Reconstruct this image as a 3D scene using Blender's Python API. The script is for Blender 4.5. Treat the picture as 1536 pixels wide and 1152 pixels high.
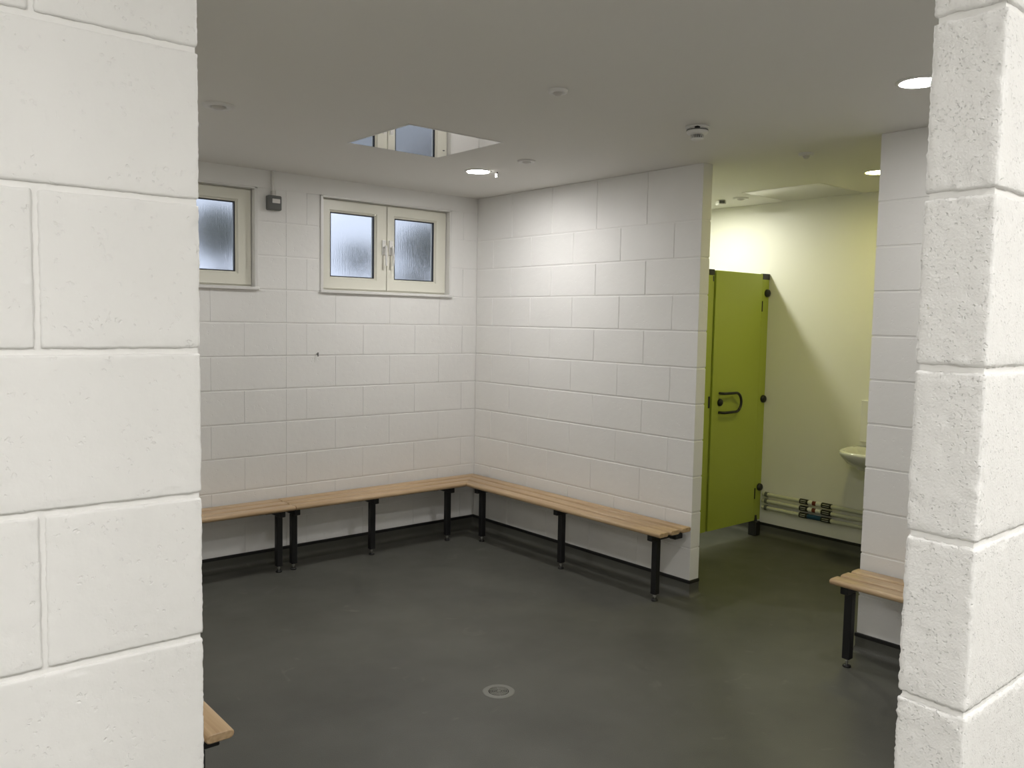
import bpy, bmesh, math, random
from mathutils import Vector, Matrix, noise

# ------------------------------------------------------------------ clear
for o in list(bpy.data.objects):
    bpy.data.objects.remove(o, do_unlink=True)
C = bpy.context.scene.collection
random.seed(7)
PI = math.pi

# ------------------------------------------------------------------ camera
F_PX = 1258.81
YAW, PITCH, ROLL = 0.7015, -0.0746, 0.0185
cam_d = bpy.data.cameras.new('camera')
cam = bpy.data.objects.new('camera', cam_d); C.objects.link(cam)
cam_d.sensor_width = 36.0
cam_d.lens = 36.0 * F_PX / 1536.0
cam_d.clip_start = 0.02
fw = Vector((math.sin(YAW), math.cos(YAW), 0)); rt0 = Vector((math.cos(YAW), -math.sin(YAW), 0))
Fv = fw * math.cos(PITCH) + Vector((0, 0, 1)) * math.sin(PITCH)
Uv = rt0.cross(Fv)
Rv = rt0 * math.cos(ROLL) + Uv * math.sin(ROLL)
U2 = -rt0 * math.sin(ROLL) + Uv * math.cos(ROLL)
rot = Matrix((Rv, U2, -Fv)).transposed().to_4x4()
cam.matrix_world = Matrix.Translation((-4.1746, -5.4069, 1.6934)) @ rot
bpy.context.scene.camera = cam

# ------------------------------------------------------------------ world, exposure
sc = bpy.context.scene
sc.view_settings.view_transform = 'Standard'
sc.view_settings.look = 'None'
sc.view_settings.gamma = 1.0
sc.view_settings.use_curve_mapping = False
sc.view_settings.exposure = 2.63
w = bpy.data.worlds.new('overcast_sky'); sc.world = w; w.use_nodes = True
bg = w.node_tree.nodes['Background']
bg.inputs['Color'].default_value = (0.76, 0.84, 1.0, 1)
bg.inputs['Strength'].default_value = 0.18

ROOM_LAMP = 45.0      # emission of the room's round downlights
FOYER_LAMP = 97.0
CUBICLE_LAMP = 52.0
WASH_LAMP = 24.0

# ------------------------------------------------------------------ materials
def mat(name, col, rough=0.5, metal=0.0, spec=0.5, bump=None, mottle=None, emit=None, strength=0):
    m = bpy.data.materials.new(name); m.use_nodes = True
    nt = m.node_tree; b = nt.nodes['Principled BSDF']
    b.inputs['Base Color'].default_value = (*col, 1)
    b.inputs['Roughness'].default_value = rough
    b.inputs['Metallic'].default_value = metal
    b.inputs['Specular IOR Level'].default_value = spec
    if emit:
        b.inputs['Emission Color'].default_value = (*emit, 1)
        b.inputs['Emission Strength'].default_value = strength
    geo = nt.nodes.new('ShaderNodeNewGeometry')
    if mottle:      # (scale, amount)
        n = nt.nodes.new('ShaderNodeTexNoise'); n.inputs['Scale'].default_value = mottle[0]
        n.inputs['Detail'].default_value = 5
        nt.links.new(geo.outputs['Position'], n.inputs['Vector'])
        r = nt.nodes.new('ShaderNodeMapRange')
        r.inputs['From Min'].default_value = 0.3; r.inputs['From Max'].default_value = 0.7
        r.inputs['To Min'].default_value = 1 - mottle[1]; r.inputs['To Max'].default_value = 1 + mottle[1]
        nt.links.new(n.outputs['Fac'], r.inputs['Value'])
        mul = nt.nodes.new('ShaderNodeVectorMath'); mul.operation = 'SCALE'
        mul.inputs[0].default_value = col
        nt.links.new(r.outputs['Result'], mul.inputs['Scale'])
        nt.links.new(mul.outputs['Vector'], b.inputs['Base Color'])
    if bump:        # (scale, distance, strength)
        n = nt.nodes.new('ShaderNodeTexNoise'); n.inputs['Scale'].default_value = bump[0]
        n.inputs['Detail'].default_value = 4; n.inputs['Roughness'].default_value = 0.6
        nt.links.new(geo.outputs['Position'], n.inputs['Vector'])
        bp = nt.nodes.new('ShaderNodeBump'); bp.inputs['Distance'].default_value = bump[1]
        bp.inputs['Strength'].default_value = bump[2]
        nt.links.new(n.outputs['Fac'], bp.inputs['Height'])
        nt.links.new(bp.outputs['Normal'], b.inputs['Normal'])
    return m

def block_paint(name, col, pit_scale, pit_depth, fine_scale, fine_depth, pit_cover=0.5):
    """painted concrete block: open-textured face full of small pits under the paint"""
    m = mat(name, col, 0.55, spec=0.35, mottle=(3.0, 0.015))
    nt = m.node_tree; b = nt.nodes['Principled BSDF']
    geo = [n for n in nt.nodes if n.type == 'NEW_GEOMETRY'][0]
    vo = nt.nodes.new('ShaderNodeTexVoronoi'); vo.inputs['Scale'].default_value = pit_scale
    wob = nt.nodes.new('ShaderNodeTexNoise'); wob.inputs['Scale'].default_value = pit_scale * 2.2
    wm = nt.nodes.new('ShaderNodeVectorMath'); wm.operation = 'MULTIPLY_ADD'
    k_ = 0.9 / pit_scale; wm.inputs[1].default_value = (k_, k_, k_)
    nt.links.new(geo.outputs['Position'], wob.inputs['Vector'])
    nt.links.new(wob.outputs['Color'], wm.inputs[0]); nt.links.new(geo.outputs['Position'], wm.inputs[2])
    nt.links.new(wm.outputs['Vector'], vo.inputs['Vector'])
    r1 = nt.nodes.new('ShaderNodeMapRange'); r1.interpolation_type = 'SMOOTHSTEP'
    r1.inputs['From Min'].default_value = 0.12; r1.inputs['From Max'].default_value = 0.34
    nt.links.new(vo.outputs['Distance'], r1.inputs['Value'])
    n1 = nt.nodes.new('ShaderNodeTexNoise'); n1.inputs['Scale'].default_value = pit_scale * 0.33
    nt.links.new(geo.outputs['Position'], n1.inputs['Vector'])
    r2 = nt.nodes.new('ShaderNodeMapRange'); r2.inputs['From Min'].default_value = pit_cover; r2.inputs['From Max'].default_value = pit_cover + 0.08
    nt.links.new(n1.outputs['Fac'], r2.inputs['Value'])
    r = nt.nodes.new('ShaderNodeMath'); r.operation = 'MAXIMUM'
    nt.links.new(r1.outputs['Result'], r.inputs[0]); nt.links.new(r2.outputs['Result'], r.inputs[1])
    n2 = nt.nodes.new('ShaderNodeTexNoise'); n2.inputs['Scale'].default_value = fine_scale
    n2.inputs['Detail'].default_value = 4
    nt.links.new(geo.outputs['Position'], n2.inputs['Vector'])
    b1 = nt.nodes.new('ShaderNodeBump'); b1.inputs['Distance'].default_value = pit_depth
    nt.links.new(r.outputs[0], b1.inputs['Height'])
    b2 = nt.nodes.new('ShaderNodeBump'); b2.inputs['Distance'].default_value = fine_depth
    nt.links.new(n2.outputs['Fac'], b2.inputs['Height'])
    nt.links.new(b1.outputs['Normal'], b2.inputs['Normal'])
    nt.links.new(b2.outputs['Normal'], b.inputs['Normal'])
    return m

WHITE = (0.86, 0.851, 0.833)
M = {}
M['block'] = block_paint('white_block_paint', WHITE, 60, 0.0006, 25, 0.0010, 0.38)
M['hero'] = block_paint('white_coarse_block_paint', (0.86, 0.852, 0.836), 170, 0.0008, 300, 0.0009, 0.50)
M['hero_soft'] = block_paint('white_block_paint_smoother', (0.86, 0.852, 0.836), 95, 0.0006, 230, 0.00035, 0.40)
M['joint'] = mat('painted_mortar', WHITE, 0.55, bump=(120, 0.001, 0.5))
M['ceiling'] = mat('ceiling_paint', (0.80, 0.785, 0.75), 0.7, bump=(40, 0.0006, 0.3))
M['plaster'] = mat('smooth_wall_paint', (0.84, 0.83, 0.77), 0.5, bump=(6, 0.002, 0.15))
M['vinyl_cap'] = mat('black_cap_strip', (0.012, 0.012, 0.012), 0.5)
M['upvc'] = mat('cream_window_plastic', (0.80, 0.785, 0.69), 0.35)
M['gasket'] = mat('black_gasket', (0.01, 0.012, 0.015), 0.5)
M['white'] = mat('white_plastic', (0.78, 0.77, 0.75), 0.35)
M['white_gloss'] = mat('white_gloss_trim', (0.80, 0.79, 0.77), 0.3)
M['grey'] = mat('grey_plastic', (0.13, 0.135, 0.13), 0.45)
M['black'] = mat('black_powder_coated_steel', (0.010, 0.010, 0.011), 0.45)
M['rubber'] = mat('black_nylon', (0.012, 0.012, 0.012), 0.4)
M['chrome'] = mat('zinc_plated_thread', (0.55, 0.55, 0.53), 0.3, metal=1.0)
M['mirror'] = mat('polished_hatch_face', (0.80, 0.79, 0.78), 0.035, metal=1.0)
M['green'] = mat('lime_green_laminate', (0.42, 0.49, 0.075), 0.38, spec=0.4)
M['pipe'] = mat('cream_pipe_paint', (0.62, 0.62, 0.50), 0.35)
M['label_black'] = mat('black_label_tape', (0.012, 0.012, 0.010), 0.45)
M['label_white'] = mat('white_label_print', (0.75, 0.75, 0.70), 0.45)
M['red'] = mat('red_brown_band', (0.13, 0.022, 0.012), 0.45)
M['blue'] = mat('blue_band', (0.010, 0.06, 0.13), 0.45)
M['ceramic'] = mat('white_vitreous_china', (0.80, 0.80, 0.76), 0.12)
M['dark'] = mat('dark_slot', (0.012, 0.012, 0.012), 0.7)
M['drain'] = mat('grey_drain_collar', (0.22, 0.22, 0.20), 0.45)
M['grate'] = mat('dark_drain_slots', (0.035, 0.035, 0.032), 0.5)
M['lamp'] = mat('lamp_diffuser', (0.9, 0.9, 0.9), 0.5, emit=(1.0, 0.982, 0.958), strength=ROOM_LAMP)
M['lamp_dim'] = mat('dimmer_lamp_diffuser', (0.9, 0.9, 0.9), 0.5, emit=(1.0, 0.982, 0.958), strength=ROOM_LAMP * 0.5)
M['lamp_foyer'] = mat('foyer_lamp_diffuser', (0.9, 0.9, 0.9), 0.5, emit=(1.0, 0.982, 0.958), strength=FOYER_LAMP)
M['lamp_foyer_dim'] = mat('foyer_dimmer_lamp_diffuser', (0.9, 0.9, 0.9), 0.5, emit=(1.0, 0.982, 0.958), strength=FOYER_LAMP * 0.5)
M['lamp_cub'] = mat('cubicle_lamp_diffuser', (0.9, 0.9, 0.9), 0.5, emit=(1.0, 1.0, 0.84), strength=CUBICLE_LAMP)
M['lamp_wash'] = mat('washroom_lamp_diffuser', (0.9, 0.9, 0.6), 0.5, emit=(1.0, 0.92, 0.26), strength=WASH_LAMP)
M['lamp_off'] = mat('unlit_lens', (0.62, 0.60, 0.57), 0.35)
M['leaf'] = mat('dark_foliage', (0.025, 0.035, 0.018), 0.9)
M['bark'] = mat('bark', (0.05, 0.035, 0.025), 0.9)
M['yard'] = mat('pale_paving', (0.35, 0.36, 0.36), 0.9, mottle=(2, .1))
M['pale_wall'] = mat('pale_render', (0.75, 0.76, 0.78), 0.9)

# vinyl floor: grey safety vinyl, soft mottling, sparkle fleck and faint pale scuffs
def floor_mat():
    m = mat('grey_safety_vinyl', (0.085, 0.085, 0.078), 0.42, spec=0.4)
    nt = m.node_tree; b = nt.nodes['Principled BSDF']
    geo = [n for n in nt.nodes if n.type == 'NEW_GEOMETRY'][0]
    def nz(s, d, dist=0):
        n = nt.nodes.new('ShaderNodeTexNoise'); n.inputs['Scale'].default_value = s
        n.inputs['Detail'].default_value = d; n.inputs['Distortion'].default_value = dist
        nt.links.new(geo.outputs['Position'], n.inputs['Vector']); return n
    def rng(src, a, b_, c, d):
        r = nt.nodes.new('ShaderNodeMapRange')
        for k, v in zip(('From Min', 'From Max', 'To Min', 'To Max'), (a, b_, c, d)): r.inputs[k].default_value = v
        nt.links.new(src, r.inputs['Value']); return r.outputs['Result']
    def mth(op, a, b_):
        x = nt.nodes.new('ShaderNodeMath'); x.operation = op
        nt.links.new(a, x.inputs[0]); nt.links.new(b_, x.inputs[1]); return x.outputs[0]
    a = rng(nz(1.6, 6, 0.4).outputs['Fac'], .3, .7, .86, 1.14)
    f = rng(nz(260, 2).outputs['Fac'], .3, .75, .88, 1.16)
    s = rng(nz(5, 8, 1.5).outputs['Fac'], .66, .80, 1.0, 1.6)
    tot = mth('MULTIPLY', mth('MULTIPLY', a, f), s)
    mul = nt.nodes.new('ShaderNodeVectorMath'); mul.operation = 'SCALE'
    mul.inputs[0].default_value = (0.098, 0.0985, 0.085)
    nt.links.new(tot, mul.inputs['Scale']); nt.links.new(mul.outputs['Vector'], b.inputs['Base Color'])
    rr = rng(nz(3, 5).outputs['Fac'], .3, .7, .36, .52)
    nt.links.new(rr, b.inputs['Roughness'])
    bp = nt.nodes.new('ShaderNodeBump'); bp.inputs['Distance'].default_value = 0.0006
    nt.links.new(nz(180, 3).outputs['Fac'], bp.inputs['Height'])
    nt.links.new(bp.outputs['Normal'], b.inputs['Normal'])
    return m
M['floor'] = floor_mat()

# beech slats: grain runs along each slat's own length (object X)
def wood_mat():
    m = bpy.data.materials.new('beech_slat'); m.use_nodes = True
    nt = m.node_tree; b = nt.nodes['Principled BSDF']
    b.inputs['Roughness'].default_value = 0.38
    tc = nt.nodes.new('ShaderNodeTexCoord'); mp = nt.nodes.new('ShaderNodeMapping')
    mp.inputs['Scale'].default_value = (1.2, 45, 45)
    nt.links.new(tc.outputs['Object'], mp.inputs['Vector'])
    oi = nt.nodes.new('ShaderNodeObjectInfo')
    ad = nt.nodes.new('ShaderNodeVectorMath'); ad.operation = 'ADD'
    sc_ = nt.nodes.new('ShaderNodeVectorMath'); sc_.operation = 'SCALE'; sc_.inputs[0].default_value = (37, 11, 5)
    nt.links.new(oi.outputs['Random'], sc_.inputs['Scale'])
    nt.links.new(mp.outputs['Vector'], ad.inputs[0]); nt.links.new(sc_.outputs['Vector'], ad.inputs[1])
    n = nt.nodes.new('ShaderNodeTexNoise'); n.inputs['Scale'].default_value = 1.5
    n.inputs['Detail'].default_value = 6; n.inputs['Distortion'].default_value = 0.3
    nt.links.new(ad.outputs['Vector'], n.inputs['Vector'])
    cr = nt.nodes.new('ShaderNodeValToRGB')
    cr.color_ramp.elements[0].position = 0.3; cr.color_ramp.elements[0].color = (0.44, 0.295, 0.165, 1)
    cr.color_ramp.elements[1].position = 0.7; cr.color_ramp.elements[1].color = (0.62, 0.45, 0.27, 1)
    nt.links.new(n.outputs['Fac'], cr.inputs['Fac'])
    nt.links.new(cr.outputs['Color'], b.inputs['Base Color'])
    return m
M['wood'] = wood_mat()

# obscured glazing: rough transmission, so only blurred light and dark shapes come through
def glass_mat():
    m = bpy.data.materials.new('obscure_glass'); m.use_nodes = True
    nt = m.node_tree; b = nt.nodes['Principled BSDF']
    b.inputs['Base Color'].default_value = (0.93, 0.96, 1.0, 1)
    b.inputs['Transmission Weight'].default_value = 1.0
    b.inputs['Roughness'].default_value = 0.15
    b.inputs['IOR'].default_value = 1.45
    geo = nt.nodes.new('ShaderNodeNewGeometry')
    mp = nt.nodes.new('ShaderNodeMapping'); mp.inputs['Scale'].default_value = (70, 1, 8)
    n = nt.nodes.new('ShaderNodeTexNoise'); n.inputs['Scale'].default_value = 1.0; n.inputs['Detail'].default_value = 2
    nt.links.new(geo.outputs['Position'], mp.inputs['Vector']); nt.links.new(mp.outputs['Vector'], n.inputs['Vector'])
    bp = nt.nodes.new('ShaderNodeBump'); bp.inputs['Distance'].default_value = 0.002; bp.inputs['Strength'].default_value = 0.5
    nt.links.new(n.outputs['Fac'], bp.inputs['Height']); nt.links.new(bp.outputs['Normal'], b.inputs['Normal'])
    return m
M['glass'] = glass_mat()

# ------------------------------------------------------------------ mesh helpers
class MB:
    def __init__(self): self.v = []; self.f = []; self.smooth = []
    def add(self, vs, fs, smooth=False):
        n = len(self.v); self.v += [tuple(p) for p in vs]
        self.f += [tuple(i + n for i in f) for f in fs]; self.smooth += [smooth] * len(fs)
    def box(self, x0, y0, z0, x1, y1, z1):
        x0, x1 = min(x0, x1), max(x0, x1); y0, y1 = min(y0, y1), max(y0, y1); z0, z1 = min(z0, z1), max(z0, z1)
        vs = [(x, y, z) for x in (x0, x1) for y in (y0, y1) for z in (z0, z1)]
        self.add(vs, [(0, 1, 3, 2), (4, 6, 7, 5), (0, 4, 5, 1), (2, 3, 7, 6), (0, 2, 6, 4), (1, 5, 7, 3)]); return self
    def bbox(self, x0, y0, z0, x1, y1, z1, b=0.002):
        """chamfered box"""
        c = ((x0 + x1) / 2, (y0 + y1) / 2, (z0 + z1) / 2)
        h = (abs(x1 - x0) / 2, abs(y1 - y0) / 2, abs(z1 - z0) / 2)
        b = min(b, 0.45 * min(h)); vs = []; idx = {}
        for sx in (-1, 1):
            for sy in (-1, 1):
                for sz in (-1, 1):
                    for ax in range(3):
                        p = [s * (hh - b) for s, hh in zip((sx, sy, sz), h)]
                        p[ax] = (sx, sy, sz)[ax] * h[ax]
                        idx[(sx, sy, sz, ax)] = len(vs); vs.append([a + q for a, q in zip(c, p)])
        fs = []
        for ax in range(3):
            o = [i for i in range(3) if i != ax]
            for s in (-1, 1):
                q = []
                for a, bb in ((-1, -1), (1, -1), (1, 1), (-1, 1)):
                    k = [0, 0, 0]; k[ax] = s; k[o[0]] = a; k[o[1]] = bb; q.append(idx[(*k, ax)])
                fs.append(q)
            for a in (-1, 1):        # edges along ax
                for bb in (-1, 1):
                    q = []
                    for t, which in ((-1, o[0]), (1, o[0]), (1, o[1]), (-1, o[1])):
                        k = [0, 0, 0]; k[ax] = t; k[o[0]] = a; k[o[1]] = bb; q.append(idx[(*k, which)])
                    fs.append(q)
        for sx in (-1, 1):
            for sy in (-1, 1):
                for sz in (-1, 1): fs.append([idx[(sx, sy, sz, a)] for a in range(3)])
        self.add(vs, fs); return self
    def cyl(self, p0, p1, r0, r1=None, n=20, smooth=True, cap=True):
        r1 = r0 if r1 is None else r1
        p0 = Vector(p0); p1 = Vector(p1); d = (p1 - p0).normalized()
        a = d.orthogonal().normalized(); b = d.cross(a)
        vs = []
        for p, r in ((p0, r0), (p1, r1)):
            for i in range(n):
                t = 2 * PI * i / n; vs.append(p + (a * math.cos(t) + b * math.sin(t)) * r)
        self.add(vs, [(i, (i + 1) % n, n + (i + 1) % n, n + i) for i in range(n)], smooth)
        if cap: self.add(vs, [tuple(range(n - 1, -1, -1)), tuple(range(n, 2 * n))])
        return self
    def lathe(self, c, prof, n=32, axis='Z', smooth=True):
        """prof: list of (r, h) around an axis through c"""
        vs = []
        for r, h in prof:
            for i in range(n):
                t = 2 * PI * i / n; a, b = r * math.cos(t), r * math.sin(t)
                o = (a, b, h) if axis == 'Z' else ((a, h, b) if axis == 'Y' else (h, a, b))
                vs.append(Vector(c) + Vector(o))
        fs = []
        for k in range(len(prof) - 1):
            for i in range(n):
                j = (i + 1) % n; fs.append((k * n + i, k * n + j, (k + 1) * n + j, (k + 1) * n + i))
        self.add(vs, fs, smooth); return self
    def tube(self, pts, r, n=12):
        pts = [Vector(p) for p in pts]; vs = []; up = None
        for i, p in enumerate(pts):
            d = (pts[min(i + 1, len(pts) - 1)] - pts[max(i - 1, 0)]).normalized()
            a = d.orthogonal().normalized() if up is None else (up - d * up.dot(d)).normalized()
            up = a; b = d.cross(a)
            for k in range(n):
                t = 2 * PI * k / n; vs.append(p + (a * math.cos(t) + b * math.sin(t)) * r)
        fs = [(i * n + k, i * n + (k + 1) % n, (i + 1) * n + (k + 1) % n, (i + 1) * n + k) for i in range(len(pts) - 1) for k in range(n)]
        self.add(vs, fs, True)
        m = (len(pts) - 1) * n
        self.add(vs, [tuple(range(n - 1, -1, -1)), tuple(range(m, m + n))]); return self
    def mesh(self, name, m):
        me = bpy.data.meshes.new(name); me.from_pydata(self.v, [], self.f)
        bm = bmesh.new(); bm.from_mesh(me); bmesh.ops.recalc_face_normals(bm, faces=bm.faces)
        bm.to_mesh(me); bm.free()
        me.polygons.foreach_set('use_smooth', self.smooth)
        me.materials.append(m); return me
    def build(self, name, m, parent=None, loc=None):
        o = bpy.data.objects.new(name, self.mesh(name, m)); C.objects.link(o)
        if loc is not None: o.location = loc
        if parent: o.parent = parent
        return o

def structure(o): o['kind'] = 'structure'; return o
def tag(o, label, cat, group=None):
    o['label'] = label; o['category'] = cat
    if group: o['group'] = group
    return o
def thing(name, label, cat, loc=(0, 0, 0), rz=0, group=None):
    o = bpy.data.objects.new(name, None); C.objects.link(o); o.empty_display_size = 0.05
    o.location = loc; o.rotation_euler = (0, 0, rz)
    return tag(o, label, cat, group)
def copy_tree(o, parent=None):
    c = o.copy(); C.objects.link(c)
    if parent: c.parent = parent
    for ch in list(o.children): copy_tree(ch, c)
    return c

# ------------------------------------------------------------------ sizes (metres; room corner at the origin, floor z = 0)
H = 2.666
T = 0.090                        # block wall thickness
JZ = [1.652 + 0.225 * k for k in range(-7, 6)]     # bed joints .077 ... 2.777
X_D = 1.74                       # far washroom wall
B_END = -2.215                   # partition end
C_END = -3.306
FRONT_Y = -4.986                 # foyer face of the front wall
LEFT_Y = -4.111                  # foyer face of the left wall

# ------------------------------------------------------------------ block walls
mesh_cache = {}
def block_mesh(sx, sy, sz, bev=0.0016):
    k = (round(sx, 3), round(sy, 3), round(sz, 3), bev)
    if k not in mesh_cache:
        mesh_cache[k] = MB().bbox(-k[0] / 2, -k[1] / 2, -k[2] / 2, k[0] / 2, k[1] / 2, k[2] / 2, bev).mesh('block', M['block'])
    return mesh_cache[k]

def hero_mesh(sx, sy, sz, seed, paint='hero', step=0.0042):
    """one coarse painted block, edges worn and ragged; origin at its centre"""
    h = (sx / 2, sy / 2, sz / 2); r = 0.0032
    n = [max(2, int(round(s / step))) for s in (sx, sy, sz)]
    key = {}; vs = []; fs = []
    def vid(i, j, k):
        q = (i, j, k)
        if q in key: return key[q]
        p = Vector([-h[a] + 2 * h[a] * q[a] / n[a] for a in range(3)])
        core = Vector([max(-(h[a] - r), min(h[a] - r, p[a])) for a in range(3)])
        d = (p - core); nrm = d.normalized() if d.length > 1e-9 else d
        near = sum(1 for a in range(3) if h[a] - abs(p[a]) < 0.0085)
        P = p + Vector((seed * 3.1, seed * 1.7, seed * 0.9))
        disp = 0.0007 * noise.noise(P * 55) + (0.0006 if paint == 'hero' else 0.0003) * noise.noise(P * 150)
        if near >= 2:
            e = 0.6 * noise.noise(P * 60) + 0.9 * noise.noise(P * 190)
            disp += (0.0022 if paint == 'hero' else 0.0013) * e - 0.0003
            big = noise.noise(P * 16 + Vector((9, 3, 1)))
            if big > 0.42: disp -= 0.012 * (big - 0.42)
        key[q] = len(vs); vs.append(core + nrm * (r + disp)); return key[q]
    for ax in range(3):
        a, b = [i for i in range(3) if i != ax]
        for s in (0, n[ax]):
            for i in range(n[a]):
                for j in range(n[b]):
                    q = []
                    for di, dj in ((0, 0), (1, 0), (1, 1), (0, 1)):
                        c = [0, 0, 0]; c[ax] = s; c[a] = i + di; c[b] = j + dj; q.append(vid(*c))
                    fs.append(q if (s != 0) != (ax == 1) else q[::-1])
    me = bpy.data.meshes.new('block'); me.from_pydata(vs, [], fs)
    me.polygons.foreach_set('use_smooth', [True] * len(fs)); me.materials.append(M[paint])
    return me

def add_block(parent, c, size, hero=False, bev=0.0016):
    me = hero_mesh(*size, seed=random.random() * 50, paint='hero' if parent.name == 'wall_near_right' else 'hero_soft') if hero else block_mesh(*size, bev)
    o = bpy.data.objects.new('block', me); C.objects.link(o)
    o.location = c; o.parent = parent; return o

G = 0.010      # joint width
def lay_blocks(parent, axis, u0, u1, t0, t1, joints, offs, openings=(), splits=(), zoff=0.0, hero=None, min_len=0.03, gv=0.004, gh=G, bev=0.0016):
    """axis 'x' or 'y' = running direction; u0<u1 the run; t0..t1 the thickness; offs[row%2] = a perpend position"""
    for r in range(len(joints) - 1):
        z0 = joints[r] + zoff + gh / 2; z1 = joints[r + 1] + zoff - gh / 2
        z1 = min(z1, H - 0.001)
        if z1 - z0 < 0.03: continue
        cuts = []
        p = offs[r % 2]
        while p > u0: p -= 0.45
        while p < u1:
            if p > u0 + min_len and p < u1 - min_len: cuts.append(p)
            p += 0.45
        cuts = [c for c in cuts if all(abs(c - s) > 0.12 for s in splits)] + [s for s in splits if u0 < s < u1]
        edges = sorted([u0 - gv / 2, u1 + gv / 2] + cuts)
        for a, b in zip(edges[:-1], edges[1:]):
            spans = [(a + gv / 2, b - gv / 2)]
            for ou0, ou1, oz0, oz1 in openings:
                if z1 > oz0 + 0.02 and z0 < oz1 - 0.02:
                    ns = []
                    for s0, s1 in spans:
                        if s1 <= ou0 or s0 >= ou1: ns.append((s0, s1)); continue
                        if s0 < ou0: ns.append((s0, ou0))
                        if s1 > ou1: ns.append((ou1, s1))
                    spans = ns
            for s0, s1 in spans:
                if s1 - s0 < 0.015: continue
                c = ((s0 + s1) / 2, (t0 + t1) / 2, (z0 + z1) / 2); size = (s1 - s0, t1 - t0, z1 - z0)
                if axis == 'y': c = (c[1], c[0], c[2]); size = (size[1], size[0], size[2])
                add_block(parent, c, size, bool(hero and hero(s0, s1, z0, z1)), bev)

REC = 0.0035   # how far the joints sit behind the block faces
rows = JZ[:11] + [H + 0.2]          # no joint above 2.327: the top course runs to the ceiling
rows_hi = JZ[:12] + [H + 0.2]

# wall_right : the partition the second bench stands against (x 0..T, y -2.215..0)
wr = structure(MB().box(REC, B_END + REC, 0, T - REC, 0.0, H).build('wall_right', M['joint']))
lay_blocks(wr, 'y', B_END, -0.001, 0, T, rows, (-1.783, -1.560), (), gv=0.006)

# wall_right_near : the return beyond the opening (x 0..T, y -4.897..-3.306)
wc = structure(MB().box(REC, FRONT_Y + T, 0, T - REC, C_END - REC, H).build('wall_right_near', M['joint']))
lay_blocks(wc, 'y', FRONT_Y + T + 0.001, C_END, 0, T, rows, (C_END - 0.455, C_END - 0.90 + 0.455), ())

# wall_back with two window openings
W1 = (-1.389, -0.257, 1.877, 2.549)
W0 = (-2.977, -1.845, 1.877, 2.549)
mb = MB()
xs = [-3.9, W0[0], W0[1], W1[0], W1[1], X_D + 0.1]
for i in range(5):
    if i in (1, 3):
        mb.box(xs[i], REC, 0, xs[i + 1], 0.2, 1.877); mb.box(xs[i], 0.0, 2.549, xs[i + 1], 0.2, H)
    else:
        mb.box(xs[i], REC, 0, xs[i + 1], 0.2, 2.549); mb.box(xs[i], 0.0, 2.549, xs[i + 1], 0.2, H)
wb = structure(mb.build('wall_back', M['joint']))
lay_blocks(wb, 'x', -3.54, -0.0005, 0, 0.1, JZ[:12], (-1.49, -1.715),
           openings=(W0, W1), splits=(-1.642,), gv=0.0012, bev=0.0009)
# washroom side of the back wall: smooth
structure(MB().box(T, -0.012, 0, X_D, 0.0, H).build('wall_washroom_end', M['plaster']))

# wall_left : inner face at x = -3.54, hidden behind the near wall
structure(MB().box(-3.797, -3.40, 0, -3.54, 0.0, H).build('wall_left', M['plaster']))
structure(MB().box(-3.797, LEFT_Y + T, 0, -3.707, -3.40, H).build('wall_left_return', M['plaster']))

# wall_near_left : the big white block face at the left of the picture
wl = structure(MB().box(-6.4, LEFT_Y + 0.0045, 0, -3.707 - 0.004, LEFT_Y + T, H).build('wall_near_left', M['joint']))
lay_blocks(wl, 'x', -6.4, -3.7075, LEFT_Y, LEFT_Y + T - 0.001, JZ[:12] + [H + .2], (-3.707 - 0.445, -3.707 - 0.2225),
           zoff=-0.0125, gv=.007, gh=.008, hero=lambda s0, s1, z0, z1: s1 > -4.15 and z1 > 0.9)

# wall_near_right : wall whose end the right of the picture shows
wn = structure(MB().box(-3.0375 + 0.005, FRONT_Y + 0.005, 0, T, FRONT_Y + T - 0.005, H).build('wall_near_right', M['joint']))
lay_blocks(wn, 'x', -3.0375, T, FRONT_Y, FRONT_Y + T, JZ[:12] + [H + .2], (-3.0375 + 0.445, -3.0375 + 0.2225),
           zoff=-0.010, gv=.007, gh=.008, hero=lambda s0, s1, z0, z1: s0 < -3.03 and z1 > 0.8)

# smooth far wall of the washroom and the unseen outer walls
structure(MB().box(X_D, -4.9, 0, X_D + 0.1, 0.0, H).build('wall_washroom_far', M['plaster']))
structure(MB().box(T, -4.99, 0, X_D + .1, -4.9, H).build('wall_washroom_near', M['plaster']))
structure(MB().box(-6.5, -7.7, 0, -6.4, LEFT_Y + T, H).build('wall_foyer_left', M['plaster']))
structure(MB().box(-6.5, -7.8, 0, 0.1, -7.7, H).build('wall_foyer_back', M['plaster']))
structure(MB().box(-1.0, -7.7, 0, -0.9, FRONT_Y, H).build('wall_foyer_right', M['plaster']))

# floor and ceiling
structure(MB().box(-6.5, -7.8, -0.1, X_D + .1, 0.2, 0.0).build('floor', M['floor']))
structure(MB().box(-6.5, -7.8, H, X_D + .1, 0.2, H + 0.1).build('ceiling', M['ceiling']))

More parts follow.
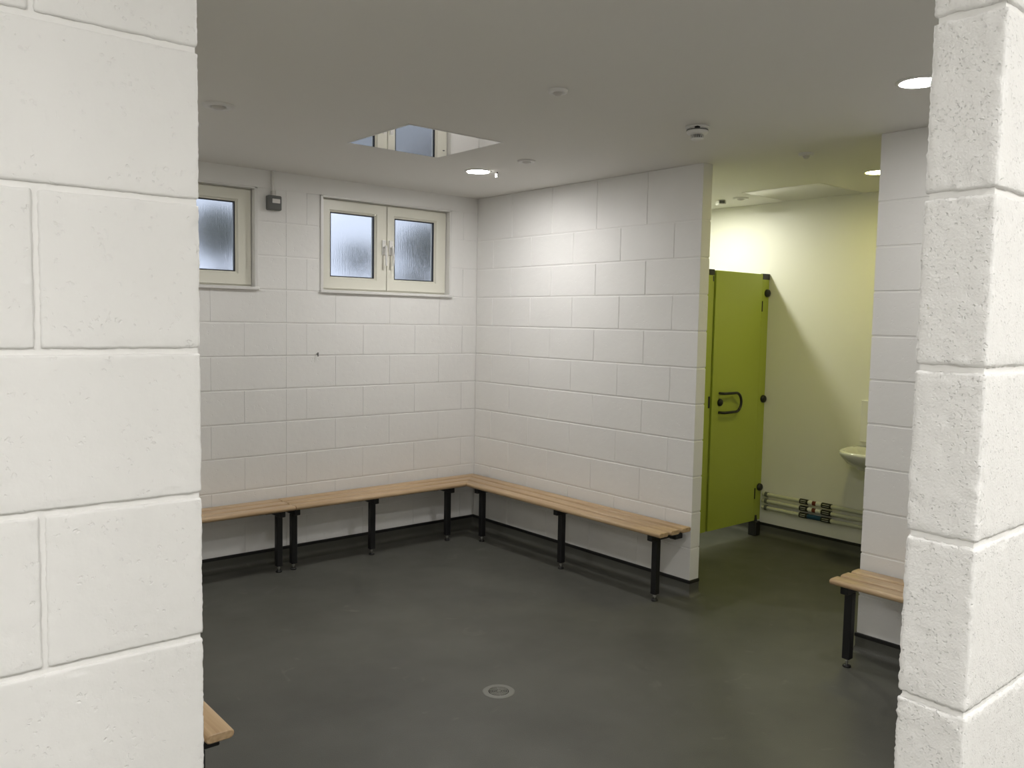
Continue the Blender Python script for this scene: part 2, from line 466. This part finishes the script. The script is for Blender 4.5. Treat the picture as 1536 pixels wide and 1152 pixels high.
# ------------------------------------------------------------------ coved skirting: floor vinyl turned up the wall under a black cap strip
def skirting(name, pts, closed_ends=True):
    """pts: plan polyline, wall on the LEFT side of travel; the cove lies to the right"""
    prof = [(0.0045, 0.086), (0.004, 0.045)]
    R_ = 0.035
    for i in range(7):
        a = i / 6 * PI / 2
        prof.append((0.004 + R_ * (1 - math.cos(a)), 0.002 + R_ * (1 - math.sin(a))))
    prof.append((0.05, 0.0006))
    def sweep(prof, m, nm, parent=None):
        P = [Vector(p) for p in pts]; rings = []
        for i, p in enumerate(P):
            ds = []
            if i > 0: ds.append((P[i] - P[i - 1]).normalized())
            if i < len(P) - 1: ds.append((P[i + 1] - P[i]).normalized())
            ns = [Vector((d.y, -d.x)) for d in ds]
            if len(ns) == 2:
                b = (ns[0] + ns[1]); b = b / b.length_squared * 2
            else: b = ns[0]
            rings.append([(p.x + b.x * o, p.y + b.y * o, z) for o, z in prof])
        k = len(prof); mb = MB()
        vs = [v for r in rings for v in r]
        fs = [(i * k + j, i * k + j + 1, (i + 1) * k + j + 1, (i + 1) * k + j) for i in range(len(rings) - 1) for j in range(k - 1)]
        mb.add(vs, fs); return mb.build(nm, m, parent)
    # closed back so it is a solid
    base = sweep(prof + [(0.0, 0.0), (0.0, 0.086), (0.0045, 0.086)], M['floor'], name)
    structure(base)
    cap = sweep([(-0.001, 0.080), (0.006, 0.080), (0.008, 0.083), (0.0075, 0.098), (0.004, 0.101), (-0.001, 0.101), (-0.001, 0.080)], M['vinyl_cap'], 'cap_strip', base)
    return base
# wall on left of travel: back wall walked toward -x?  normal (d.y,-d.x) must point into the room
skirting('baseboard_back', [(-3.54, 0.0), (0.0, 0.0), (0.0, B_END), (T, B_END), (T, 0.0)][:4])
skirting('baseboard_right_near', [(T, C_END), (0.0, C_END), (0.0, FRONT_Y + T), (-3.0, FRONT_Y + T)])
skirting('baseboard_left', [(-3.54, -3.40), (-3.54, 0.0)])
skirting('baseboard_washroom', [(T, -0.012), (X_D, -0.012), (X_D, -4.9)])

# ------------------------------------------------------------------ windows
def ring(x0, x1, z0, z1, w_, y0, y1, slope=0.0, ch=0.003):
    """welded rectangular frame in the xz plane: front y0, back y1; w_ = width or (left, right, bottom, top)"""
    l, r_, b_, t_ = w_ if isinstance(w_, tuple) else (w_,) * 4
    def loop(f, y):    # f = 0 outer .. 1 inner edge
        return [(x0 + l * f, y, z0 + b_ * f), (x1 - r_ * f, y, z0 + b_ * f), (x1 - r_ * f, y, z1 - t_ * f), (x0 + l * f, y, z1 - t_ * f)]
    e = ch / min(l, r_, b_, t_)
    loops = [loop(0, y1), loop(0, y0 + ch), loop(e, y0), loop(1 - e, y0 + slope), loop(1, y0 + slope + ch), loop(1, y1)]
    mb = MB(); vs = [p for q in loops for p in q]; fs = []
    for j in range(len(loops)):
        j2 = (j + 1) % len(loops)
        for i in range(4): fs.append((j * 4 + i, j * 4 + (i + 1) % 4, j2 * 4 + (i + 1) % 4, j2 * 4 + i))
    mb.add(vs, fs); return mb
def window(name, x0, x1, z0, z1):
    """x0..x1, z0..z1 = wall opening"""
    # liner (plastered reveal bead)
    mb = MB(); y0, y1 = -0.010, 0.075; t = 0.022
    mb.bbox(x0, y0, z0, x0 + t, y1, z1, .003); mb.bbox(x1 - t, y0, z0, x1, y1, z1, .003)
    mb.bbox(x0, y0, z1 - t * .6, x1, y1, z1, .003)
    root = structure(mb.build(name, M['white_gloss']))
    MB().bbox(x0 - 0.004, -0.024, z0 - 0.008, x1 + 0.004, 0.075, z0 + 0.014, .004).build('sill', M['white_gloss'], root)
    fx0, fx1, fz0, fz1 = x0 + t, x1 - t, z0 + 0.014, z1 - t * .6
    fy0, fy1 = 0.05, 0.11
    w_ = 0.030
    mb = ring(fx0, fx1, fz0, fz1, w_, fy0, fy1)
    mid = (x0 + x1) / 2
    mb.bbox(mid - .02, fy0 + .012, fz0 + w_, mid + .02, fy1, fz1 - w_, .003)
    mb.build('window_frame', M['upvc'], root)
    for s in (0, 1):
        a, b = (fx0 + 0.006, mid - 0.0025) if s == 0 else (mid + 0.0025, fx1 - 0.006)
        c, d = fz0 + 0.012, fz1 - 0.008
        gx0, gx1 = (x0 + 0.105, x0 + 0.466) if s == 0 else (x1 - 0.492, x1 - 0.132)
        gz0, gz1 = z0 + 0.112, z1 - 0.103
        y0, y1 = 0.036, 0.095
        sash = ring(a, b, c, d, (gx0 - .012 - a, b - gx1 - .012, gz0 - .012 - c, d - gz1 - .012), y0, y1).build('sash', M['upvc'], root)
        ring(gx0 - .013, gx1 + .013, gz0 - .013, gz1 + .013, .013, y0 + .006, y1, slope=.006).build('glazing_bead', M['upvc'], sash)
        mb = MB(); g = .007
        mb.box(gx0, .052, gz0, gx0 + g, .072, gz1); mb.box(gx1 - g, .052, gz0, gx1, .072, gz1)
        mb.box(gx0 + g, .052, gz0, gx1 - g, .072, gz0 + g); mb.box(gx0 + g, .052, gz1 - g, gx1 - g, .072, gz1)
        mb.build('gasket', M['gasket'], sash)
        MB().box(gx0 + .0005, .060, gz0 + .0005, gx1 - .0005, .064, gz1 - .0005).build('pane', M['glass'], sash)
        # cranked white handle hanging down
        hx = mid - 0.030 if s == 0 else mid + 0.030
        hz = z0 + 0.345
        mb = MB().bbox(hx - .015, y0 - .012, hz - .055, hx + .015, y0, hz + .055, .004)
        mb.cyl((hx, y0 - .01, hz), (hx, y0 - .040, hz), .009, n=14)
        mb.tube([(hx, y0 - .036, hz + .012), (hx, y0 - .040, hz - .02), (hx + (.002 if s else -.002), y0 - .046, hz - .07), (hx, y0 - .044, hz - .135)], .0075, 10)
        hd = mb.build('handle', M['white'], sash)
        MB().cyl((hx + .016, y0 - .004, hz + .004), (hx + .016, y0 - .018, hz + .004), .0065, n=12).build('lock_button', M['dark'], sash)
    return root
window('window_1', *W1)
window('window_2', *W0)

# outside, seen only as blurs through the obscured panes
structure(MB().box(-14, 0.25, -0.15, 14, 22, -0.05).build('ground_outside', M['yard']))
def tree(loc, r, h, seed, label):
    t = thing('tree', label, 'tree', loc, 0, None)
    MB().cyl((0, 0, 0), (0.1, 0, h - r * .4), .14, .08, 10).build('trunk', M['bark'], t)
    bm = bmesh.new(); bmesh.ops.create_icosphere(bm, subdivisions=4, radius=1)
    for v in bm.verts:
        d = 1 + .28 * noise.noise(v.co * 2.1 + Vector((seed, 0, 0))) + .16 * noise.noise(v.co * 6 + Vector((0, seed, 0)))
        v.co = Vector((v.co.x * r * d, v.co.y * r * d, v.co.z * r * .8 * d + h))
    me = bpy.data.meshes.new('crown'); bm.to_mesh(me); bm.free(); me.materials.append(M['leaf'])
    o = bpy.data.objects.new('crown', me); C.objects.link(o); o.parent = t

# ------------------------------------------------------------------ benches
SLW, SLG, SLT = 0.088, 0.019, 0.030
SEAT = 0.450
def slat_mesh(L, m0, m1, y0, y1):
    """slat along +x, y0..y1 (front = negative y), round long edges, z 0..SLT; m0/m1: mitre slope of the ends (x shift per metre of y)"""
    prof = []
    r = SLT / 2 * 0.92; n = 6; w_ = y1 - y0
    for i in range(n + 1):
        a = -PI / 2 + PI * i / n; prof.append((y1 - r + r * math.cos(a), SLT / 2 + SLT / 2 * math.sin(a)))
    for i in range(n + 1):
        a = PI / 2 + PI * i / n; prof.append((y0 + r + r * math.cos(a), SLT / 2 + SLT / 2 * math.sin(a)))
    k = len(prof); mb = MB(); vs = []
    cy, cz = (y0 + y1) / 2, SLT / 2
    e = 0.0035
    def ring(end, inset, shrink):
        out = []
        for y, z in prof:
            yy = cy + (y - cy) * (1 - shrink * 2 / w_); zz = cz + (z - cz) * (1 - shrink * 2 / SLT)
            x = (m0 * yy + inset) if end == 0 else (L + m1 * yy - inset)
            out.append((x, yy, zz))
        return out
    vs = ring(0, 0, e) + ring(0, e, 0) + ring(1, e, 0) + ring(1, 0, e)
    fs = []
    for j in range(3):
        for i in range(k): fs.append((j * k + i, j * k + (i + 1) % k, (j + 1) * k + (i + 1) % k, (j + 1) * k + i))
    mb.add(vs, fs, True)
    mb.add(vs, [tuple(range(k - 1, -1, -1)), tuple(range(3 * k, 4 * k))])
    return mb

def bench(label, origin, rz, L, legs, m0=0, m1=0, back=0.025):
    """local frame: wall along +x at y = 0, room at -y.  slats between y = -back and front"""
    t = thing('bench', label, 'bench', origin, rz, 'slatted changing benches')
    for i in range(3):
        y1 = -back - i * (SLW + SLG); y0 = y1 - SLW
        s = slat_mesh(L, m0, m1, y0, y1).build('slat', M['wood'], t, (0, 0, SEAT - SLT))
    zb = SEAT - SLT
    for x in legs:
        MB().bbox(x - .02, -.300, zb - .040, x + .02, -.012, zb - .0005, .003).build('seat_bearer', M['black'], t)
        MB().bbox(x - .024, -.085, zb - .060, x + .024, -.0115, zb - .001, .003).build('wall_bracket', M['black'], t)
        lg = MB().bbox(x - .02, -.255, .042, x + .02, -.215, zb - .040, .003).build('leg', M['black'], t)
        ft = MB().cyl((x, -.235, .012), (x, -.235, .043), .006, n=12).cyl((x, -.235, .026), (x, -.235, .032), .011, n=6, smooth=False)
        f1 = ft.build('foot_thread', M['chrome'], lg)
        MB().lathe((x, -.235, 0), [(0.0005, .014), (.012, .014), (.019, .009), (.021, .002), (.020, .0002), (.0005, .0002)], 20).build('foot', M['rubber'], lg)
    # small white packing screws under bearers are not visible; rails stop here
    return t
# along the back wall, mitred into the corner: x from -1.722 to 0
bench('beech-slatted bench under the right window, mitred into the room corner at its right end', (-1.722, 0, 0), 0, 1.722, (-1.748 + 1.722 + .045, -1.099 + 1.722, -.432 + 1.722), 0, 1.0)
bench('beech-slatted bench on the back wall left of the corner bench, ending behind the near wall', (-3.50, 0, 0), 0, 1.772, (.15, .92, 3.50 - 1.808))
# along the partition: local +x runs toward -y
bench('beech-slatted bench against the white partition, its free end beside the green cubicle opening', (0, 0, 0), -PI / 2, 2.235, (.418, 1.301, 2.137), -1.0, 0)
bench('short beech-slatted bench end beside the right-hand white pillar', (0, -3.316, 0), -PI / 2, 1.48, (.066, .74, 1.40))
def left_bench():
    t = thing('bench', 'beech-slatted bench whose near end pokes out low beside the left white wall', 'bench', (-3.54, -3.0, 0), PI / 2, 'slatted changing benches')
    # local +x runs toward world +y, local -y toward world +x
    for i in range(3):
        y1 = -.022 - i * (SLW + SLG); y0 = y1 - SLW
        slat_mesh(2.6, 0, 0, y0, y1).build('slat', M['wood'], t, (0, 0, SEAT - SLT))
    zb = SEAT - SLT
    for x in (.075, 1.25, 2.45):
        MB().bbox(x - .02, -.300, zb - .040, x + .02, -.012, zb - .0005, .003).build('seat_bearer', M['black'], t)
        MB().bbox(x - .024, -.085, zb - .060, x + .024, -.0115, zb - .001, .003).build('wall_bracket', M['black'], t)
        lg = MB().bbox(x - .02, -.255, .042, x + .02, -.215, zb - .040, .003).build('leg', M['black'], t)
        MB().cyl((x, -.235, .012), (x, -.235, .043), .006, n=12).build('foot_thread', M['chrome'], lg)
        MB().lathe((x, -.235, 0), [(0.0005, .014), (.012, .014), (.019, .009), (.021, .002), (.020, .0002), (.0005, .0002)], 20).build('foot', M['rubber'], lg)
left_bench()

# ------------------------------------------------------------------ ceiling fittings
def downlight(x, y, m, label, r=0.084):
    t = thing('downlight', label, 'light', (x, y, H), 0, 'round recessed downlights')
    MB().lathe((0, 0, 0), [(r - .012, -.002), (r - .010, -.007), (r, -.006), (r + .006, -.002), (r + .006, 0.0), (r - .012, 0.0), (r - .012, -.002)], 40).build('trim_ring', M['white'], t)
    MB().lathe((0, 0, 0), [(0.0005, -.0065), (r * .5, -.006), (r - .012, -.0035), (r - .012, -.0005), (.0005, -.0005)], 40).build('diffuser', m, t)
    return t
downlight(-.774, -1.00, M['lamp'], 'lit round downlight near the corner between window and partition')
downlight(-.774, -3.84, M['lamp_dim'], 'lit round downlight half hidden by the right white pillar')
downlight(.985, -2.80, M['lamp_wash'], 'yellow lit round downlight in the washroom, beside the near white return wall')
downlight(1.10, -1.19, M['lamp_cub'], 'round downlight above the green cubicle, hidden behind the partition end')
downlight(-2.67, -3.84, M['lamp'], 'round downlight over the entrance, above the frame')
downlight(-2.67, -1.00, M['lamp_dim'], 'round downlight near the left window, hidden behind the near left wall')
downlight(-3.3, -6.3, M['lamp_foyer'], 'round foyer downlight behind the viewpoint')
downlight(-4.9, -5.5, M['lamp_foyer'], 'round foyer downlight behind the viewpoint on the left')
downlight(-1.9, -6.2, M['lamp_foyer_dim'], 'round foyer downlight behind the viewpoint on the right')

def disc_sensor(x, y, r, label, raised=0.006, dark=0.45):
    t = thing('ceiling_sensor', label, 'sensor', (x, y, H))
    raised *= 1.7
    MB().lathe((0, 0, 0), [(.0005, -.002), (r * .5, -.002), (r * .55, -raised), (r * .92, -raised), (r, -.001), (r, 0), (.0005, 0)], 36).build('flange', M['white'], t)
    MB().lathe((0, 0, 0), [(.0005, -raised * 2.0), (r * dark * .6, -raised * 1.9), (r * dark, -raised * 1.2), (r * dark, -.001), (.0005, -.001)], 28).build('lens', M['lamp_off'], t)
    return t
disc_sensor(-1.714, -2.759, .042, 'small round white sensor in the middle of the ceiling', .007)
disc_sensor(-.782, -1.49, .056, 'round white ceiling disc just right of the lit corner downlight', .005)
disc_sensor(-2.670, -1.485, .072, 'round white ceiling disc at the upper left beside the near wall', .006)
disc_sensor(.177, -2.786, .042, 'small round sensor on the ceiling above the washroom opening', .009)
disc_sensor(1.345, -1.546, .060, 'round white ceiling disc in the washroom above the green cubicle', .006)

# smoke detector
t = thing('smoke_detector', 'white smoke detector with dark vents on the ceiling by the partition end', 'smoke detector', (-.771, -2.758, H)); t.scale = (1, 1, 1.3)
MB().lathe((0, 0, 0), [(.0005, 0), (.058, 0), (.058, -.006), (.054, -.008), (.0005, -.008)], 36).build('base', M['white'], t)
MB().lathe((0, 0, 0), [(.0005, -.009), (.051, -.009), (.052, -.022), (.046, -.028), (.034, -.031), (.0005, -.031)], 36).build('housing', M['white'], t)
MB().lathe((0, 0, 0), [(.0525, -.0125), (.0532, -.0125), (.0532, -.0165), (.0525, -.0165)], 36).build('seam', M['grey'], t)
mb = MB()
for i in range(20):
    a = 2 * PI * i / 20
    c, s = math.cos(a), math.sin(a)
    mb.cyl((.031 * c, .031 * s, -.031), (.029 * c, .029 * s, -.044), .0022, n=6)
mb.build('cage', M['white'], t)
MB().cyl((0, 0, -.031), (0, 0, -.044), .022, n=20).build('chamber', M['dark'], t)
MB().lathe((0, 0, 0), [(.0005, -.052), (.022, -.051), (.031, -.046), (.031, -.0435), (.0005, -.0435)], 30).build('cap', M['white'], t)
a0 = math.atan2(-5.4 + 2.76, -4.17 + .77)
MB().bbox(.052 * math.cos(a0) - .010, .052 * math.sin(a0) - .010, -.012, .052 * math.cos(a0) + .010, .052 * math.sin(a0) + .010, -.007, .001).build('catch_slot', M['dark'], t)

# flush polished hatches, reflecting the windows / far wall
def hatch(x0, y0, x1, y1, label):
    t = thing('ceiling_hatch', label, 'hatch', ((x0 + x1) / 2, (y0 + y1) / 2, H))
    a, b = (x1 - x0) / 2, (y1 - y0) / 2; f = .010
    mb = MB()
    mb.bbox(-a, -b, -.003, a, -b + f, 0, .001).bbox(-a, b - f, -.003, a, b, 0, .001)
    mb.bbox(-a, -b + f, -.003, -a + f, b - f, 0, .001).bbox(a - f, -b + f, -.003, a, b - f, 0, .001)
    mb.build('hatch_frame', M['white'], t)
    MB().box(-a + f + .001, -b + f + .001, -.002, a - f - .001, b - f - .001, 0).build('hatch_panel', M['mirror'], t)
    return t
t = hatch(-1.832, -1.80, -1.218, -1.175, 'square glossy ceiling hatch reflecting the right-hand window')
MB().cyl((.20, .10, -.004), (.20, .10, -.002), .006, n=12).build('key_lock', M['grey'], t)
hatch(1.125, -2.335, 1.725, -1.705, 'square glossy ceiling hatch over the washroom near the far wall')

# little hanging plug beside the corner downlight
t = thing('hanging_plug', 'tiny white plug hanging on a short dark stem beside the corner downlight', 'plug', (-.664, -1.062, H))
MB().cyl((0, 0, -.012), (0, 0, 0), .004, n=10).build('stem', M['dark'], t)
MB().cyl((-.002, 0, -.036), (0, 0, -.012), .012, .013, n=16).build('plug_body', M['white'], t)

# box-shaped fitting on washroom ceiling
t = thing('ceiling_box_sensor', 'small boxy sensor with a dark face on the washroom ceiling left of the round disc', 'sensor', (1.361, -1.349, H), math.radians(50))
MB().bbox(-.045, -.03, -.032, .045, .03, 0, .006).build('housing', M['white'], t)
MB().bbox(-.034, -.034, -.026, .038, -.029, -.004, .002).bbox(-.049, -.022, -.026, -.044, .022, -.006, .001).build('sensor_face', M['grey'], t)

# ------------------------------------------------------------------ switch box with conduit on the back wall
t = thing('switch_box', 'grey square switch box between the two windows, fed by a white conduit', 'switch', (-1.740, 0, 2.452))
MB().bbox(-.048, -.045, -.048, .048, 0, .048, .006).build('housing', M['grey'], t)
MB().bbox(-.020, -.049, -.002, .034, -.044, .026, .002).build('switch_rocker', M['white'], t)
MB().bbox(-.014, -.030, .048, .014, -.002, .082, .003).build('gland', M['lamp_off'], t)
MB().cyl((0, -.014, .082), (0, -.014, H - 2.452), .010, n=14).build('conduit', M['white_gloss'], t)
# dark hook / fixing on the back wall
o = MB().cyl((0, -.001, 0), (0, -.022, -.002), .004, n=8).cyl((0, -.020, -.016), (0, -.020, .012), .005, n=8).build('wall_hook', M['grey'], None, (-1.413, 0, 1.438))
tag(o, 'tiny dark hook on the white back wall below the right window', 'hook')

# ------------------------------------------------------------------ floor drain
t = thing('floor_drain', 'round grey floor drain with concentric slots in the middle of the floor', 'drain', (-1.794, -2.535, 0))
R0 = .075
MB().lathe((0, 0, 0), [(.047, .0028), (.050, .0034), (R0 - .004, .0032), (R0, .0006), (R0, 0), (.047, 0), (.047, .0028)], 48, smooth=True).build('drain_collar', M['drain'], t)
MB().lathe((0, 0, 0), [(.0005, .0012), (.047, .0012), (.047, .0002), (.0005, .0002)], 40).build('drain_well', M['dark'], t)
mb = MB()
mb.lathe((0, 0, 0), [(.0005, .0034), (.010, .0034), (.010, .0014), (.0005, .0014)], 24)
for r in (.016, .0235, .031, .0385):
    mb.lathe((0, 0, 0), [(r, .0014), (r, .0034), (r + .0035, .0034), (r + .0035, .0014)], 40)
for i in range(3):
    a = PI * i / 3; c, s = math.cos(a), math.sin(a)
    mb.add([(c * .046 + s * .002, s * .046 - c * .002, .0026), (c * .046 - s * .002, s * .046 + c * .002, .0026),
            (-c * .046 - s * .002, -s * .046 + c * .002, .0026), (-c * .046 + s * .002, -s * .046 - c * .002, .0026)], [(0, 1, 2, 3)])
mb.build('drain_grate', M['drain'], t)

# ------------------------------------------------------------------ green cubicle front
CY = -1.57
t = thing('toilet_cubicle', 'lime green toilet cubicle front with a D-shaped black handle, beyond the opening', 'cubicle', (0, CY, 0))
Z0, Z1 = .122, 2.102
pl = MB().bbox(T + .012, 0, Z0, 1.016, .018, Z1, .001).build('pilaster', M['green'], t)
pr = MB().bbox(1.647, 0, Z0, X_D - .004, .018, Z1, .001).build('pilaster', M['green'], t)
dr = MB().bbox(1.040, -.002, Z0, 1.643, .016, Z1 - .001, .001).build('door', M['green'], t)
MB().bbox(1.006, .019, Z0, 1.052, .031, Z1 - .01, .001).build('door_stop', M['green'], t)
# handle: D of round bar, standing off the door, open side to the left
def dpath():
    zc, xl, xr, hh, yo = 1.104, 1.128, 1.285, .073, -.045
    P = [(xl, -.002, zc + hh), (xl, yo + .012, zc + hh), (xl + .010, yo, zc + hh), (xr, yo, zc + hh)]
    for i in range(1, 12):
        a = PI / 2 - PI * i / 12; P.append((xr + .068 * math.cos(a), yo, zc + hh * math.sin(a)))
    P += [(xr, yo, zc - hh), (xl + .010, yo, zc - hh), (xl, yo + .012, zc - hh), (xl, -.002, zc - hh)]
    return P
MB().tube(dpath(), .0105, 12).build('handle', M['rubber'], dr)
ind = MB().lathe((1.135, -.002, 1.107), [(.0005, -.022), (.018, -.020), (.027, -.012), (.029, 0), (.0005, 0)], 28, axis='Y').build('lock_indicator', M['rubber'], dr)
MB().bbox(.993, -.004, 1.070, 1.012, .0, 1.158, .001).build('strike_plate', M['rubber'], pl)
for a, b, c, d in ((1.644, 1.654, 1.806, 1.890), (1.644, 1.654, .300, .388)):
    MB().bbox(a, -.005, c, b, .0, d, .001).build('hinge', M['rubber'], pr)
MB().bbox(.952, -.004, Z1 - .040, 1.017, .022, Z1 + .004, .002).build('corner_cap', M['rubber'], pl)
MB().bbox(1.646, -.004, Z1 - .042, 1.737, .022, Z1 + .004, .002).build('corner_cap', M['rubber'], pr)
MB().bbox(1.002, -.002, Z1 - .085, 1.012, .0, Z1 - .045, .001).build('screw_cover', M['rubber'], pl)
for z in (1.953, 1.109, .392):
    MB().lathe((1.708, 0, z), [(.0005, -.026), (.018, -.025), (.028, -.018), (.031, -.006), (.031, 0), (.0005, 0)], 24, axis='Y').build('bracket_knob', M['rubber'], pr)
MB().bbox(1.640, -.030, .001, 1.705, .045, .118, .006).cyl((1.672, -.004, .118), (1.672, -.004, .165), .014, .008, 14).build('foot', M['rubber'], pr)
MB().cyl((.60, .009, 0), (.60, .009, Z0), .015, n=14).build('foot', M['rubber'], pl)

# ------------------------------------------------------------------ pipes along the washroom wall
PX = X_D - .034
labels = ['uppermost of three cream pipes low on the washroom wall, with a red-brown band',
          'middle one of three cream pipes low on the washroom wall, with a red-brown band',
          'lowest of three cream pipes low on the washroom wall, with a blue band']
for i, (z, sh) in enumerate(((.343, 0), (.289, .018), (.235, .036))):
    t = thing('pipe', labels[i], 'pipe', (PX, 0, z), 0, 'pipes on the washroom wall')
    r = .0155
    pth = [(.034, -1.61, 0), (.010, -1.61, 0), (.003, -1.613, 0), (0, -1.622, 0), (0, -1.70, 0), (0, -2.3, 0), (0, -4.85, 0)]
    MB().tube(pth, r, 16).build('pipe_run', M['pipe'], t)
    for y in (-1.635, -2.78):
        MB().cyl((0, y, 0), (0, y - .022, 0), r + .005, n=16).bbox(.0, y - .020, -.010, .034, y - .002, .010, .002).build('pipe_clip', M['grey'], t)
    s = 0
    def sleeve(a, b, m, nm, rr=.0175):
        return MB().cyl((0, a + s, 0), (0, b + s, 0), rr, n=18).build(nm, m, t)
    lb = [(-1.945, -2.012), (-2.128, -2.205)]
    for a, b in lb:
        # sleeves of the three pipes sit squarely above one another
        o = MB().cyl((0, a, 0), (0, b, 0), .0205, n=18).build('label_sleeve', M['label_black'], t)
        mb = MB()
        for zz in (.010, -.004):
            mb.bbox(-.0215, b + .012, zz - .0013, -.0165, a - .012, zz + .0013, .0005)
        mb.build('print', M['label_white'], o)
    if i < 2:
        sleeve(-2.020 - s * .5, -2.050, M['label_white'], 'collar', .0195); sleeve(-2.050, -2.082, M['red'], 'band', .0175); sleeve(-2.082, -2.118, M['label_white'], 'collar', .0195)
    else:
        MB().cyl((0, -2.014, 0), (0, -2.126, 0), .0185, n=18).build('band', M['blue'], t)

# ------------------------------------------------------------------ wash basin and splashback
BY = -2.63
t = thing('wash_basin', 'white wall-hung wash basin peeking past the near white return wall', 'basin', (X_D, BY, .825))
def basin():
    n = 40; mb = MB(); rings = []
    def plan(a, w, d):      # half-superellipse bulging to -x
        c, s = math.cos(a), math.sin(a)
        e = 2 / 3.0
        return (-d * abs(s) ** e, w * (abs(c) ** e) * (1 if c > 0 else -1))
    specs = [(.275, .43, 0, 0), (.278, .435, -.012, 0), (.272, .425, -.035, 0), (.235, .37, -.085, 0), (.165, .27, -.135, 0), (.10, .18, -.165, 0), (.03, .05, -.172, 0)]
    ins = [(.262, .418, .004, 0), (.240, .395, 0, 1), (.225, .36, -.03, 1), (.18, .30, -.075, 1), (.09, .2, -.105, 1), (.02, .12, -.112, 1)]
    allr = list(reversed(specs)) + ins
    for w, d, z, inner in allr:
        ring = []
        for i in range(n + 1):
            a = PI * i / n; x, y = plan(a, w, d)
            if inner: x = -.055 + x * (d - .055) / d
            ring.append((x - .001, y, z))
        rings.append(ring)
    k = n + 1
    vs = [v for r in rings for v in r]
    fs = [(j * k + i, j * k + i + 1, (j + 1) * k + i + 1, (j + 1) * k + i) for j in range(len(rings) - 1) for i in range(n)]
    # close the wall side
    for j in range(len(rings) - 1): fs.append((j * k, (j + 1) * k, (j + 1) * k + n, j * k + n))
    mb.add(vs, fs, True); return mb
basin().build('bowl', M['ceramic'], t)
MB().cyl((-.052, 0, .0), (-.052, 0, .07), .016, .014, 16).tube([(-.052, 0, .055), (-.06, 0, .072), (-.11, 0, .068), (-.125, 0, .045)], .009, 10).cyl((-.052, 0, .07), (-.052, .0, .09), .019, .012, 16).build('tap', M['chrome'], t)
MB().tube([(-.2, 0, -.168), (-.2, 0, -.26), (-.17, 0, -.29), (-.1, 0, -.29), (-.001, 0, -.29)], .018, 12).build('waste_pipe', M['white'], t)
o = MB().bbox(X_D - .020, -2.87, .862, X_D, -2.389, 1.165, .003).build('splashback', M['white_gloss'])
tag(o, 'pale upright splashback panel on the washroom wall above the basin', 'splashback')

# ------------------------------------------------------------------ trees in the yard behind the obscured windows
tree((5.75, 9.0, -.05), .62, 3.25, 1, 'dark tree blurred behind the right pane of the right window')
tree((6.35, 10.6, -.05), .36, 2.62, 7, 'low dark shrub blurred behind the foot of the right-hand pane')
tree((5.75, 11.9, -.05), .42, 3.15, 5, 'dark tree blurred behind the left pane of the right window')
tree((1.15, 8.5, -.05), .50, 3.15, 3, 'dark tree blurred behind the left window')
